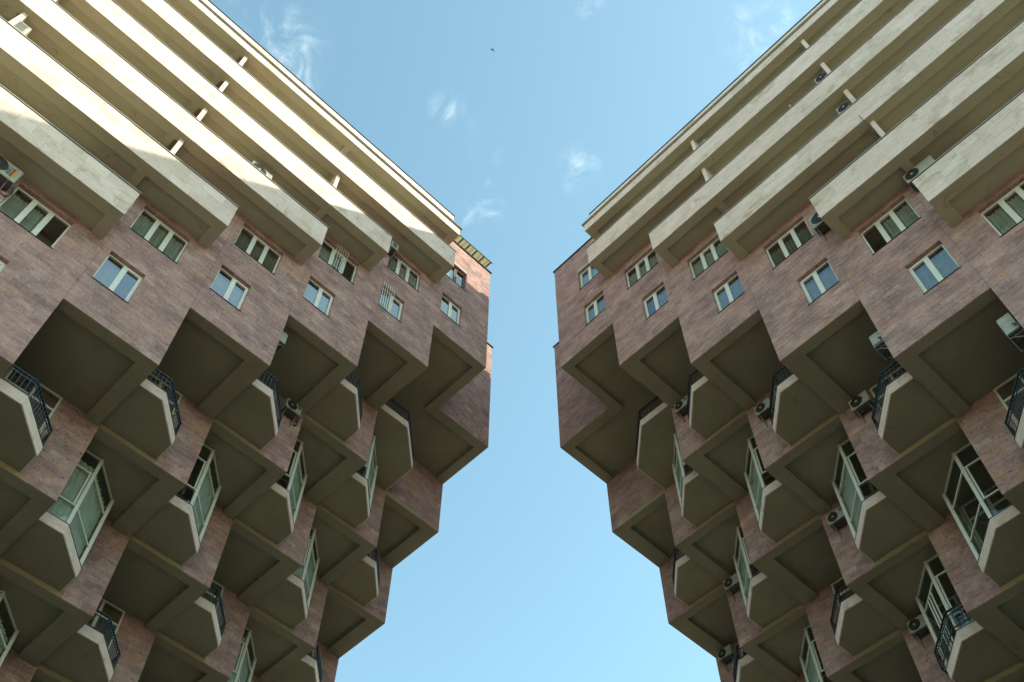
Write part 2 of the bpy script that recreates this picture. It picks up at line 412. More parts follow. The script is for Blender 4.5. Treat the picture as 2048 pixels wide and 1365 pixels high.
def balcony(s, root, i, j, glazed, big=False, both=False, dark=False):
    Z = (i - j) * H_ + (0 if not big else 0)
    if big: pl = [(3, .945), (3.475, .945), (3.995, 1.44), (3.995, 2.0)]; jb = 2
    else: pl = [(i, j + .35), (i + .26, j + .35), (i + .63, j + .735), (i + .63, j + 1.0)]; jb = j + 1
    pl = [(x * W_, y * D_) for x, y in pl]
    pl[0] = (pl[0][0] - .05, pl[0][1]); pl[-1] = (pl[-1][0], pl[-1][1] + .02)
    z0 = Z + .16; kt = Z + .50
    inn = poly_side(pl, .035)
    sl_ = MB(s); sl_.prism(inn + [(pl[0][0], pl[-1][1])], z0, z0 + .2)
    ob = sl_.build('balcony', 'olive', root)
    for k in range(3):                      # kerb panels of travertine
        m = MB(s); m.prism([pl[k], pl[k + 1], inn[k + 1], inn[k]], z0 - .004, kt, rng.random(), rng.random() * .9); m.build('kerb_panel', 'trav', ob)
    cp = MB(s); o1 = poly_side(pl, -.012); i1 = poly_side(pl, .07)
    for k in range(3): cp.prism([o1[k], o1[k + 1], i1[k + 1], i1[k]], kt + .002, kt + .02)
    cp.build('coping', 'metal', ob)
    ctop = Z + H_ + .15
    if i == 3 and j == 1: ctop = Z + H_ + .125
    if glazed:
        gl = poly_side(pl, .07); fr = MB(s); t = .055
        zt1, zt2 = kt + .72, kt + 1.98
        for k in range(4):
            wdt = .10 if k in (1, 2) else .06
            fr.bar((gl[k][0], gl[k][1], kt + .02), (gl[k][0], gl[k][1], ctop), wdt, wdt)
        fo = None
        panes = []
        for k in range(3):
            p, q = gl[k], gl[k + 1]
            for zz, tt in ((kt + .05, .06), (zt1, .045), (zt2, .05), (ctop - .03, .06)):
                fr.bar((p[0], p[1], zz), (q[0], q[1], zz), .05, tt)
            for za, zb_ in ((kt + .06, zt1 - .02), (zt1 + .02, zt2 - .02), (zt2 + .02, ctop - .05)): panes.append((p, q, za, zb_))
        # opening sash in the front light
        p, q = gl[0], gl[1]
        fr.bar((q[0] - .10, q[1] - .01, zt1), (q[0] - .10, q[1] - .01, zt2), .05, .05)
        if both:
            p, q = gl[1], gl[2]
            for fx in (.36, .5, .62): fr.bar((p[0] + (q[0] - p[0]) * fx, p[1] + (q[1] - p[1]) * fx, kt), (p[0] + (q[0] - p[0]) * fx, p[1] + (q[1] - p[1]) * fx, zt2), .045, .045)
        fo = fr.build('glazing_frame', 'white', ob)
        for p, q, za, zb_ in panes:
            m = MB(s); d = Vector((q[0] - p[0], q[1] - p[1])).normalized() * .03
            m.bar((p[0] + d.x, p[1] + d.y, (za + zb_) / 2), (q[0] - d.x, q[1] - d.y, (za + zb_) / 2), .006, zb_ - za); m.build('pane', 'clear', ob)
        if not dark:
            ci = poly_side(pl, .15); m = MB(s)
            curtain_strip(m, ci[1], ci[2], kt - .1, ctop - .35, .02, .045)
            if rng.random() < .6: curtain_strip(m, ci[0], ci[1], kt - .1, ctop - .35, .02, .045)
            m.build('curtain', 'curtain', ob)
    if (not glazed) or both:
        rl = poly_side(pl, .03 if not both else -.10); r = MB(s); zt = kt + .62
        for k in range(3):
            p, q = Vector(rl[k]), Vector(rl[k + 1]); L = (q - p).length; n = max(2, int(L / .12))
            r.bar((p.x, p.y, zt), (q.x, q.y, zt), .05, .035); r.bar((p.x, p.y, zt - .13), (q.x, q.y, zt - .13), .022, .022)
            r.bar((p.x, p.y, kt + .06), (q.x, q.y, kt + .06), .03, .03)
            for t in range(n + 1):
                c = p + (q - p) * (t / n); big_ = t in (0, n)
                r.bar((c.x, c.y, kt + .01), (c.x, c.y, zt), .034 if big_ else .018, .034 if big_ else .018)
        r.build('railing', 'rail' if s == 'L' or i < 1 else 'black', ob)
    # balcony door in the wall behind
    if not big:
        a0, a1 = (i + .06) * W_, (i + .58) * W_; b = jb * D_; f = MB(s); zt = Z + H_ + .13; zf = z0 + .2
        f.box(a0, a0 + .06, b - .03, b + .02, zf, zt); f.box(a1 - .06, a1, b - .03, b + .02, zf, zt); am = (a0 + a1) / 2
        f.box(am - .05, am + .05, b - .03, b + .02, zf, zt); f.box(a0, a1, b - .035, b + .02, zt - .06, zt); f.box(a0, a1, b - .035, b + .02, zt - .62, zt - .55)
        dd = f.build('balcony_door', 'white', ob)
        p = MB(s)
        p.box(a0 + .06, a1 - .06, b - .012, b - .006, zf, zt - .06); p.build('pane', 'glass', ob)
    return ob

def soffit(s, root, i, j):
    Z = Zb(i, j); a0, a1 = (i - 1) * W_, i * W_; b0, b1 = j * D_, (j + 1) * D_
    fb = .36; sb = (.17 if i % 2 == 0 else .23) * W_
    m = MB(s); dz = .15
    if j == 1 and i == 4: return None
    if j == 0 and i == 4:               # the long ceiling that turns the corner at the gap end
        e = 3 * W_; x1, x2, x3, x4 = 3.86 * W_, 4 * W_, 4.85 * W_, 5 * W_; y1, y2 = D_, 1.156 * D_
        m.box(e - .0, x2, .02, fb, Z - .003, Z + .3); m.box(x1, x2, fb, y2, Z, Z + .3)
        m.box(x2, x4, y1 + .02, y2, Z - .003, Z + .3); m.box(x3, x4, y2, 2 * D_, Z, Z + .3)
        m.box(e, x1, fb, 2 * D_, Z + dz, Z + .32); m.box(x1, x3, y2, 2 * D_, Z + dz, Z + .32)
        return m.build('coffered_soffit', 'olive', root)
    if j == 1 and i == 5: return None
    m.box(a0, a1, b0 + .02, b0 + fb, Z - .003, Z + .3)
    cut = b0 + .38 * D_; jog = .05 if i < 5 else 0      # no balcony slab is let in at the gap end
    m.box(a1 - sb, a1, b0 + fb, cut, Z, Z + .3); m.box(a1 - sb, a1 - jog, cut, b1, Z, Z + .3)
    m.box(a0, a1 - sb, b0 + fb, b1, Z + dz, Z + .32)
    return m.build('coffered_soffit', 'olive', root)

def building(s, label):
    A, B, O, oz, rz = FR[s]
    root = empty('apartment_building', O, rz); tag(root, label, 'building')
    bd = BAND[s]
    # ---- inner mass
    core = MB(s)
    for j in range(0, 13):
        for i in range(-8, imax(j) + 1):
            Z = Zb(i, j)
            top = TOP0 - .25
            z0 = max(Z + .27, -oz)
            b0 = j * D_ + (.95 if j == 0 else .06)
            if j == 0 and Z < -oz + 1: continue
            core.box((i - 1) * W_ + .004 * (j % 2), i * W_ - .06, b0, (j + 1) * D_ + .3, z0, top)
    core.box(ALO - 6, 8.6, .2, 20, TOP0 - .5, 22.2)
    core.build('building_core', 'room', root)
    # ---- windows, row 0
    wins = []
    for i in range(-3, 5):
        a = (i - 1) * W_; Z = i * H_
        wins.append((a + .085 * W_, a + .475 * W_, Z + 1.41, Z + 2.95, 2, i, 'low'))
        if i < 4: wins.append((a + .09 * W_, a + .665 * W_, Z + H_ + 1.41, Z + H_ + 2.95, 3, i, 'up'))
        else: wins.append((a + .10 * W_, a + .51 * W_, Z + H_ + 1.50, Z + H_ + 3.05, 2, i, 'up'))
    wins = [w for w in wins if seen(s, w[0], w[1], 0, 0, w[2], w[3], 60)]
    for (a0, a1, z0, z1, n, i, kd) in wins:
        gr = None; wood = False; cp = 1.0; cu = 'curtain'
        if s == 'L' and kd == 'up' and i == 2: gr = 2
        if s == 'L' and kd == 'low' and i == 3: gr = 1
        if kd == 'up' and i == 4 and s == 'L': wood = True
        if kd == 'low': cu = 'drape'
        if kd == 'up': cu = 'drape' if i == 1 else 'curtain'
        if rng.random() < .2: cp = .62
        window(s, root, a0, a1, z0, z1, n, .13, gr, wood, cu, 1, cp)
    # ---- stone faces
    jobs = []           # (row, rect)
    for j in range(0, 6):
        wall = MB(s); bed = MB(s); b = j * D_; any_ = False
        for i in range(-5, imax(j) + 1):
            Z = Zb(i, j); a0, a1 = (i - 1) * W_, i * W_
            if j == 0: zt = TOP0
            elif j == 1 and i == 5: zt = 19.82
            elif j == 2 and i >= 4: zt = 4 * H_ + .16
            else: zt = min(Zb(i, j - 1) + .16, TOP0)
            if zt <= Z or (i, j) == (4, 1): continue
            zs = min(zt, Z + 9.7 if i < 4 else zt)
            if not seen(s, a0, a1, b, b, Z, zs, 200): continue
            any_ = True
            holes = [w for w in wins if j == 0 and w[5] == i]
            # backing with openings
            cuts = sorted({Z, zt} | {h[2] for h in holes} | {h[3] for h in holes})
            for z0, z1 in zip(cuts, cuts[1:]):
                hs = [(h[0], h[1]) for h in holes if h[2] <= z0 + .01 and h[3] >= z1 - .01]
                for x0, x1 in subtract((a0, a1), hs):
                    bed.box(x0 + .01, x1 - .01, b + .006, b + .04, z0 + .02, z1 - .01)
                    wall.box(x0, x1 - (.004 if x1 == a1 else 0), b + .03, b + (.32 if j == 0 else .28), z0 + (.02 if z0 == Z else 0), z1)
            if j == 0: wall.box(a1 - .2, a1 - .02, b + .3, b + 1.0, Z + .05, zt - .05)
            # plaster strip under the balcony slab instead of stone
            strip = None
            if j >= 1 and i - 1 <= 3 and not (j == 2 and i == 4) and not (j == 1 and i >= 4): strip = ((i - 1) * W_, (i - 1 + .63) * W_)
            cs = courses(Z, zs)
            for ci, (z0, z1) in enumerate(zip(cs, cs[1:])):
                hs = [(h[0], h[1]) for h in holes if h[2] < z1 - .02 and h[3] > z0 + .02]
                for x0, x1 in subtract((a0, a1), hs):
                    lo, hi = (.20, .40) if z1 - z0 > .26 else (.24, .62)
                    for p0, p1 in split_len(x0, x1, lo, hi): jobs.append((j, (p0, p1, z0, z1), strip if ci == 0 else None))
        if any_:
            wo_ = wall.build('stone_wall', 'tuff', root); bed.build('mortar_bed', 'mortar', wo_, 'stuff')
            wall.obj = wo_
            wallobj[(s, j)] = wo_
    jobs = sorted(jobs, key=lambda q: -area_px(s, q[1], q[0] * D_))
    rest = MB(s); k = 0
    for j, (a0, a1, z0, z1), strip in jobs:
        tone = min(1, max(0, rng.gauss(.46, .19))); hue = rng.random(); e = rng.uniform(-.002, .002)
        if j >= 1: hue = min(1, hue + .03)
        if strip and a0 < strip[1]:
            if a1 < strip[1]: z0 = z0 + .12
            else:
                m_ = MB(s); z0 = z0
                a0 = max(a0, strip[1]) if strip[1] - a0 > .05 else a0
        g_ = .004; b = j * D_ + e
        tgt = rest if k >= 300 else MB(s)
        tgt.box(a0 + g_, a1 - g_, b, b + .045, z0 + g_, z1 - g_, tone, hue)
        if k < 300: tgt.build('stone', 'tuff', wallobj[(s, j)])
        k += 1
    rest.build('stone_cladding', 'tuff', root, 'stuff')
    # stone parapet copings of the end terraces
    cp = MB(s); cp.box(8.6, 4 * W_ + .05, -.06, .30, TOP0 + .002, TOP0 + .045); cp.build('terrace_coping', 'metal', root)
    cp = MB(s); cp.box(4 * W_ - .2, 5 * W_ + .05, D_ - .06, D_ + .3, 19.822, 19.86); cp.build('terrace_coping', 'metal', root)
    # ---- soffits, plaster strips and balconies
    for j in range(0, 6):
        for i in range(-5, imax(j) + 1):
            Z = Zb(i, j)
            if seen(s, (i - 1) * W_, i * W_, j * D_, (j + 1) * D_, Z, Z, 160):
                soffit(s, root, i, j)
                if j >= 1 and not (j == 1 and i >= 4):
                    st = MB(s); st.box((i - 1) * W_, (i - 1 + .63) * W_, j * D_ - .006, j * D_ + .04, Z + .002, Z + .19); st.build('plaster_strip', 'ochre', root)
    for j in range(0, 5):
        for i in range(-3, 5):
            if (i, j) == (3, 0): balcony(s, root, 3, 0, False, True); continue
            if i > 3 and j < 2: continue
            if j == 0 and i > 3: continue
            Z = (i - j) * H_
            if not seen(s, i * W_, (i + .63) * W_, (j + .35) * D_, (j + 1) * D_, Z, Z + 3, 40): continue
            balcony(s, root, i, j, (i, j) in GLAZED[s], False, s == 'R' and (i, j) == (1, 2), s == 'R' and (i, j) in ((0, 1), (1, 2)))
    # ---- long balcony bands of the upper floors
    BP = 1.08; slabs = []
    for n in range(5):
        e = bd['end'][n]; zb = bd['zb'][n]; m = MB(s); top = zb + 1.345
        m.box(ALO, e - .03, -BP + .03, -BP + .15, zb + .3, top)
        m.box(e - .15, e - .03, -BP + .15, .04, zb + .3, top)
        m.box(ALO, e, -BP + .012, -BP + .37, zb, zb + .3)
        m.box(e - .36, e, -BP + .37, .04, zb, zb + .3)
        m.box(ALO, e - .36, -BP + .37, .04, zb + .15, zb + .3)
        for c in (bd['fin'][1], bd['fin'][1] - 2 * W_, bd['fin'][1] - 4 * W_):
            if c < e - .6: m.box(c - .22, c + .06, -BP + .37, .04, zb + .004, zb + .2)
        bo = m.build('balcony_band', 'soffit', root)
        zn = (bd['zb'] + [bd['roof'][1]])[n + 1]
        m = MB(s); m.box(ALO, e - 1.9, -.03, .008, zb + .31, zn + .14); m.build('back_wall', 'cream', bo)
        m = MB(s); m.box(ALO, e - .16, -BP + .152, -.032, zb + .302, zb + .318); m.build('floor_tiles', 'tile', bo)
        c = MB(s); c.box(ALO, e + .025, -BP - .03, -BP + .2, top + .028, top + .055); c.build('coping', 'zinc', bo)
        c = MB(s); c.box(ALO, e - .004, -BP + .012, -BP + .16, top, top + .028); c.build('gap_shade_strip', 'metal', bo)  # dark strip painted in for the shadow gap beneath the coping
        zs = [zb + .004, zb + .46, zb + .90, top]
        for z0, z1 in zip(zs, zs[1:]):
            for p0, p1 in split_len(ALO, e, .36, .95): slabs.append((bo, (p0, p1, z0, z1), -BP, 'f'))
        for z0, z1 in zip(zs, zs[1:]): slabs.append((bo, (-BP + .02, 0, z0, z1), e, 'e'))
    e, zb = bd['roof']; m = MB(s)
    m.box(ALO, e - .03, -BP + .012, -BP + .37, zb, zb + .6); m.box(e - .36, e, -BP + .37, .04, zb, zb + .6)
    m.box(ALO, e - .36, -BP + .37, .04, zb + .15, zb + .6)
    for c in (bd['fin'][1], bd['fin'][1] - 2 * W_, bd['fin'][1] - 4 * W_): m.box(c - .22, c + .06, -BP + .37, .04, zb + .004, zb + .2)
    bo = m.build('roof_eave', 'soffit', root)
    for p0, p1 in split_len(ALO, e, .4, 1.0): slabs.append((bo, (p0, p1, zb + .004, zb + .58), -BP, 'f'))
    slabs.append((bo, (-BP + .02, 0, zb + .004, zb + .58), e, 'e'))
    c = MB(s); c.box(ALO, e + .08, -BP - .09, .02, zb + .605, zb + .65); c.build('eave_cap', 'zinc', bo)
    # roof parapet
    pe = 8.76; m = MB(s); m.box(ALO, pe - .03, .0, .25, zb + .6, 22.36); m.box(pe - .2, pe - .03, .25, 9, TOP0 - .1, 22.36); bo = m.build('roof_parapet', 'olive', root)
    c = MB(s); c.box(ALO, pe + .03, -.07, .3, 22.36, 22.40); c.build('coping', 'metal', bo)
    for z0, z1 in ((20.9, 21.6), (21.6, 22.35)):
        for p0, p1 in split_len(ALO, pe, .5, 1.1): slabs.append((bo, (p0, p1, z0, z1), -.03, 'f'))
    slabs.sort(key=lambda q: -area_px(s, q[1], q[2]) if q[3] == 'f' else 0)
    rest = MB(s)
    for k, (par, (p0, p1, z0, z1), bb, kd) in enumerate(slabs):
        tone = rng.random(); hue = rng.random(); gp = .002; x = rng.uniform(-.003, .003)
        tgt = MB(s) if k < 300 else rest
        if kd == 'f': tgt.box(p0 + gp, p1 - gp, bb + x, bb + .035, z0 + gp, z1 - gp, tone, hue)
        else: tgt.box(bb - .032, bb + .001, p0, p1, z0 + gp, z1 - gp, tone, hue)
        if k < 300: tgt.build('travertine_slab', 'trav', par)
    rest.build('travertine_cladding', 'trav', root, 'stuff')
    # ---- partition fins between neighbouring balconies
    zl = bd['zb'] + [zb]
    for fi, fa in enumerate(bd['fin'] + ((bd['fin'][0] - 2 * W_,) if s == 'L' else ())):
        for n in range(5):
            if fa > bd['end'][n] - .2: continue
            if fi == 1 and not (n == 3 or (s == 'R' and n in (3, 4))): continue
            if fi != 1 and n == 0: continue
            m = MB(s); m.box(fa - .14, fa + .01, -.87, .03, zl[n] + .3, zl[n + 1] + .01); f = m.build('partition_wall', 'trav', root)
            if s == 'R': continue
            m = MB(s); m.box(fa - .50, fa - .22, -.30, -.24, zl[n] + .35, zl[n + 1] - .02); m.build('shutter', 'brown', root)
    # round ceiling lamps
    for (a, b, z) in ([(-7.36, -.36, zl[2] + .15), (-4.55, -.38, zl[2] + .15), (3.81, -.43, zl[4] + .15)] if s == 'L' else []):
        m = MB(s); n = 24
        P = [(a + math.cos(2 * math.pi * k / n) * r, b + math.sin(2 * math.pi * k / n) * r, z + dz) for r, dz in ((.105, .0), (.10, -.03), (.085, -.03), (.08, -.012)) for k in range(n)]
        F = [(q * n + k, (q + 1) * n + k, (q + 1) * n + (k + 1) % n, q * n + (k + 1) % n) for q in range(3) for k in range(n)] + [tuple(range(3 * n, 4 * n))]
        m.pts(P, F); m.build('ceiling_lamp', 'soffit', root)
    return root

wallobj = {}
building('L', 'tuff apartment block on the left, its upper cream balcony bands in bright sun')
building('R', 'tuff apartment block on the right, facade and cream balcony bands wholly in shade')

# ------------------------------------------------------------------ air conditioners
AC_G = 'outdoor air conditioning units'
_cache = {}
def cached(key, fn):
    if key not in _cache: _cache[key] = fn()
    return _cache[key]

def ac_unit(s, a, b, z, label, face='b', wd=.80, h=.54, dp=.30, mark=None, flip=False, bracket=True, tilt=0, window_type=False):
    """front towards the street (face b) or towards the gap (face a); a, z is the lower middle, b the wall plane behind it"""
    rz = FR[s][4]
    if face == 'a': rz += math.pi / 2 * SG[s]
    r = empty('air_conditioner', wpos(s, a, b, z), rz); tag(r, label, 'air conditioner', AC_G); r.rotation_euler[1] = tilt
    y1 = -.07; y0 = y1 - dp; sx = -1 if flip else 1
    def casing():
        m = MB('L', 0); q = .02
        P = []
        for (yy, k) in ((y0, q), (y0 + q, 0), (y1, 0)):
            P += [(-wd / 2 + k, yy, k), (wd / 2 - k, yy, k), (wd / 2 - k, yy, h - k), (-wd / 2 + k, yy, h - k)]
        F = [(0, 1, 2, 3), (11, 10, 9, 8)] + [(4 * u + k, 4 * u + 4 + k, 4 * u + 4 + (k + 1) % 4, 4 * u + (k + 1) % 4) for u in (0, 1) for k in range(4)]
        F = [F[0], F[1]] + [f[::-1] for f in F[2:]]
        m.pts(P, F); m.box(-wd / 2 - .005, wd / 2 + .005, y0 + .025, y1, h - .05, h + .012)
        return m.mesh('casing', 'acw')
    def grille():
        m = MB('L', 0); n = 28; rr = h * .43; cx = -wd / 2 + rr + .04; cz = h * .5
        if window_type:
            for k in range(9): m.box(-wd / 2 + .06 + k * (wd - .14) / 9, -wd / 2 + .06 + (k + .55) * (wd - .14) / 9, y0 - .006, y0 + .01, .07, h - .07)
        else:
            m.pts([(cx, y0 - .012, cz)] + [(cx + math.cos(2 * math.pi * k / n) * rr, y0 - .004, cz + math.sin(2 * math.pi * k / n) * rr) for k in range(n)], [(0, 1 + k, 1 + (k + 1) % n) for k in range(n)])
            for q in (.4, .6, .8, .98):
                m.tube([(cx + math.cos(2 * math.pi * k / n) * rr * q, y0 - .014, cz + math.sin(2 * math.pi * k / n) * rr * q) for k in range(n + 1)], .005, 4)
            for k in range(0, n, 2): m.bar((cx, y0 - .016, cz), (cx + math.cos(2 * math.pi * k / n) * rr, y0 - .012, cz + math.sin(2 * math.pi * k / n) * rr), .006, .004)
        return m.mesh('fan_grille', 'acd')
    def hub():
        m = MB('L', 0); n = 14; rr = h * .43; cx = -wd / 2 + rr + .04; cz = h * .5
        m.pts([(cx, y0 - .03, cz)] + [(cx + math.cos(2 * math.pi * k / n) * rr * .2, y0 - .024, cz + math.sin(2 * math.pi * k / n) * rr * .2) for k in range(n)], [(0, 1 + k, 1 + (k + 1) % n) for k in range(n)])
        return m.mesh('fan_hub', 'acw')
    def base():
        m = MB('L', 0); m.box(-wd / 2 + .015, wd / 2 - .015, y0 + .015, y1 - .01, -.022, .004)
        for k in range(7): m.box(-wd / 2 + .06 + k * .1, -wd / 2 + .085 + k * .1, y0 + .04, y1 - .03, -.034, -.02)
        m.box(-wd / 2 + .01, wd / 2 - .01, y1 - .002, y1 + .012, .02, h - .02)
        return m.mesh('base_tray', 'acb')
    def brk():
        m = MB('L', 0)
        for x in (-wd * .34, wd * .34):
            m.bar((x, 0, -.05), (x, y0 + .0, -.05), .035, .035); m.bar((x, -.012, .08), (x, -.012, -.36), .035, .03); m.bar((x, -.02, -.33), (x, y0 + .10, -.06), .022, .022)
        return m.mesh('wall_bracket', 'steel')
    def pipe():
        m = MB('L', 0); x = wd / 2
        m.tube([(x + .0, y1 - .06, .12), (x + .05, y1 - .05, .10), (x + .09, -.05, .0), (x + .08, -.03, -.12), (x + .0, -.02, -.2), (x - .1, -.01, -.19)], .018, 6)
        m.tube([(x + .0, y1 - .09, .2), (x + .06, y1 - .08, .16), (x + .12, -.05, .02), (x + .10, -.03, -.15), (x + .02, -.02, -.25)], .014, 6)
        return m.mesh('pipe', 'acb')
    key = (wd, h, dp, window_type)
    parts = [('casing', casing), ('fan_grille', grille), ('base_tray', base), ('pipe', pipe)]
    if not window_type: parts.append(('fan_hub', hub))
    if bracket: parts.append(('wall_bracket', brk))
    for nm, fn in parts:
        o = bpy.data.objects.new(nm, cached(key + (nm,), fn)); col.objects.link(o); o.parent = r
        if flip: o.rotation_euler[2] = 0
    if mark in ('blue', 'green'):
        m = MB('L', 0); m.box(wd * .22, wd * .42, y0 - .006, y0 + .002, h * .62, h * .86); o = m.build('badge', mark, r)
    if mark == 'stripes':
        m = MB('L', 0); m.box(wd * .27, wd * .315, y0 - .006, y0 + .002, h * .16, h * .80); m.build('red_stripe', 'red', r)
        m = MB('L', 0); m.box(wd * .318, wd * .375, y0 - .006, y0 + .002, h * .16, h * .80); m.build('yellow_stripe', 'yellow', r)
        cu = bpy.data.curves.new('lettering', 'FONT'); cu.body = 'BERG'; cu.size = .155; cu.extrude = .002; cu.align_x = 'CENTER'; cu.materials.append(M['ink'])
        tmp = bpy.data.objects.new('tmp', cu); col.objects.link(tmp); bpy.context.view_layer.update()
        me = bpy.data.meshes.new_from_object(tmp.evaluated_get(bpy.context.evaluated_depsgraph_get())); bpy.data.objects.remove(tmp); bpy.data.curves.remove(cu)
        me.name = 'lettering'; me.materials.clear(); me.materials.append(M['ink'])
        t = bpy.data.objects.new('lettering', me); col.objects.link(t); t.parent = r; t.location = (wd * .255, y0 - .004, h * .48)
        t.rotation_euler = Matrix(((0, -1, 0), (0, 0, -1), (1, 0, 0))).to_euler()
    return r

w, d = W_, D_
ac_unit('L', -5.92, 0, 2.23, 'large cream outdoor unit with red and yellow striped badge beside the leftmost window', wd=.95, h=.66, mark='stripes')
ac_unit('L', 5.03, d, 5.38, 'outdoor unit with blue badge under a coffered ceiling, left building third balcony', wd=.62, h=.44, dp=.28, mark='blue')
ac_unit('L', w - .02, .72, 5.15, 'small slatted outdoor unit on the side wall above the blue railing, left building', face='a', wd=.55, h=.52, dp=.34, window_type=True)
ac_unit('L', -.22, -.30, 11.1, 'outdoor unit peeping over a sunlit parapet, round fan half hidden', wd=.85, h=.66, bracket=False)
ac_unit('L', 5.80, 0, 14.32, 'small slatted outdoor unit beside the barred windows near the left block end', wd=.34, h=.48, dp=.32, window_type=True)
ac_unit('L', -8.36, -.45, 8.02, 'boxy outdoor unit on a parapet in the top left corner of the photo', wd=.5, h=.62, window_type=True, bracket=False)
ac_unit('L', -8.55, -.50, 10.45, 'outdoor unit at the very top edge above the sunlit left bands', wd=.7, h=.55, bracket=False)
ac_unit('R', 7.77, d, 8.12, 'outdoor unit with blue badge beside the second black balcony rail from the gap, right building', wd=.66, h=.44, dp=.28, mark='blue')
ac_unit('R', 4.86, d, 5.0, 'outdoor unit half hidden by a black balcony railing, middle of the right building', wd=.6, h=.44, dp=.28)
ac_unit('R', 1.97, d, 2.34, 'outdoor unit with looping hose below a coffered ceiling, right building', wd=.62, h=.46, dp=.30)
ac_unit('R', 4.98, 2 * d, 2.06, 'outdoor unit with green badge beside a white glazed balcony, right building', wd=.66, h=.42, dp=.30, mark='green')
ac_unit('R', 10.75, 3 * d, 5.35, 'dark outdoor unit on the lower right building beside a glazed balcony corner', wd=.66, h=.44, dp=.30)
ac_unit('R', 4.95, 3 * d, -.56, 'outdoor unit beside the balcony with open white windows, lower right', wd=.64, h=.44, dp=.30)
ac_unit('R', 13.40, 4 * d, 5.42, 'lowest outdoor unit of the right building, at the bottom edge near the sky', wd=.66, h=.44, dp=.30)
ac_unit('R', -.02, .62, 1.28, 'outdoor unit on a side wall over the dark blue railing, right building', face='a', wd=.62, h=.48, dp=.32)
ac_unit('R', -w - .02, .55, -1.55, 'outdoor unit in the shaded recess at the far right edge', face='a', wd=.72, h=.62, dp=.34)
ac_unit('R', -2.86, -.55, 14.20, 'outdoor unit hung by the upper partition fin, right building', wd=.42, h=.5, dp=.25, bracket=False, window_type=False)
ac_unit('R', -2.82, -.55, 11.08, 'outdoor unit hung by the lower partition fin, right building', wd=.42, h=.5, dp=.25, bracket=False)
ac_unit('R', 2.14, -.50, 17.22, 'tiny outdoor unit over the topmost right parapet', wd=.4, h=.5, dp=.25, bracket=False, window_type=True)
ac_unit('R', -3.35, -.02, 5.55, 'wide outdoor unit behind the end corner of the lowest right band', wd=.95, h=.5, dp=.36)
ac_unit('R', -.20, 0, 7.05, 'outdoor unit with grimy underside beside a band end above three light window', wd=.50, h=.72, dp=.34, flip=True)
ac_unit('R', -7.35, -.45, 7.15, 'long outdoor unit just topping a shaded parapet near the right edge', wd=1.1, h=.62, dp=.3, bracket=False)

# ------------------------------------------------------------------ pergola on the left end terrace
rt = FR['L']; pg = empty('terrace_canopy', wpos('L', 10.0, .8, TOP0 - .2), rt[4]); tag(pg, 'olive sheet canopy with dark rafters over the roof terrace at the gap', 'canopy')
P0 = wpos('L', 10.0, .8, TOP0 - .2)
x0, x1 = -1.15, 1.13; yf = -1.02; zc = .78
m = MB('L', 0)
nn = 46
Pq = []
for k in range(nn + 1):
    x = x0 + (x1 - x0) * k / nn; zz = zc + .012 * math.sin(k * 1.35)
    Pq += [(x, yf, zz), (x, 2.2, zz + .05)]
m.pts(Pq, [(2 * k, 2 * k + 1, 2 * k + 3, 2 * k + 2) for k in range(nn)]); m.build('roof_sheet', 'sheet', pg)
for k in range(6):
    x = x0 + .02 + (x1 - x0 - .1) * k / 5
    m = MB('L', 0); m.bar((x, yf + .02, zc - .055), (x, 2.2, zc - .005), .045, .07); m.build('rafter', 'metal', pg)
m = MB('L', 0); m.bar((x0, yf, zc - .02), (x1 + .05, yf, zc - .02), .03, .06); m.build('front_beam', 'metal', pg)
for x in (x0 + .15, x1 - .16):
    for y in (-.62, 2.0):
        m = MB('L', 0); m.box(x - .04, x + .04, y - .04, y + .04, 0, zc - .06); m.build('post', 'metal', pg)

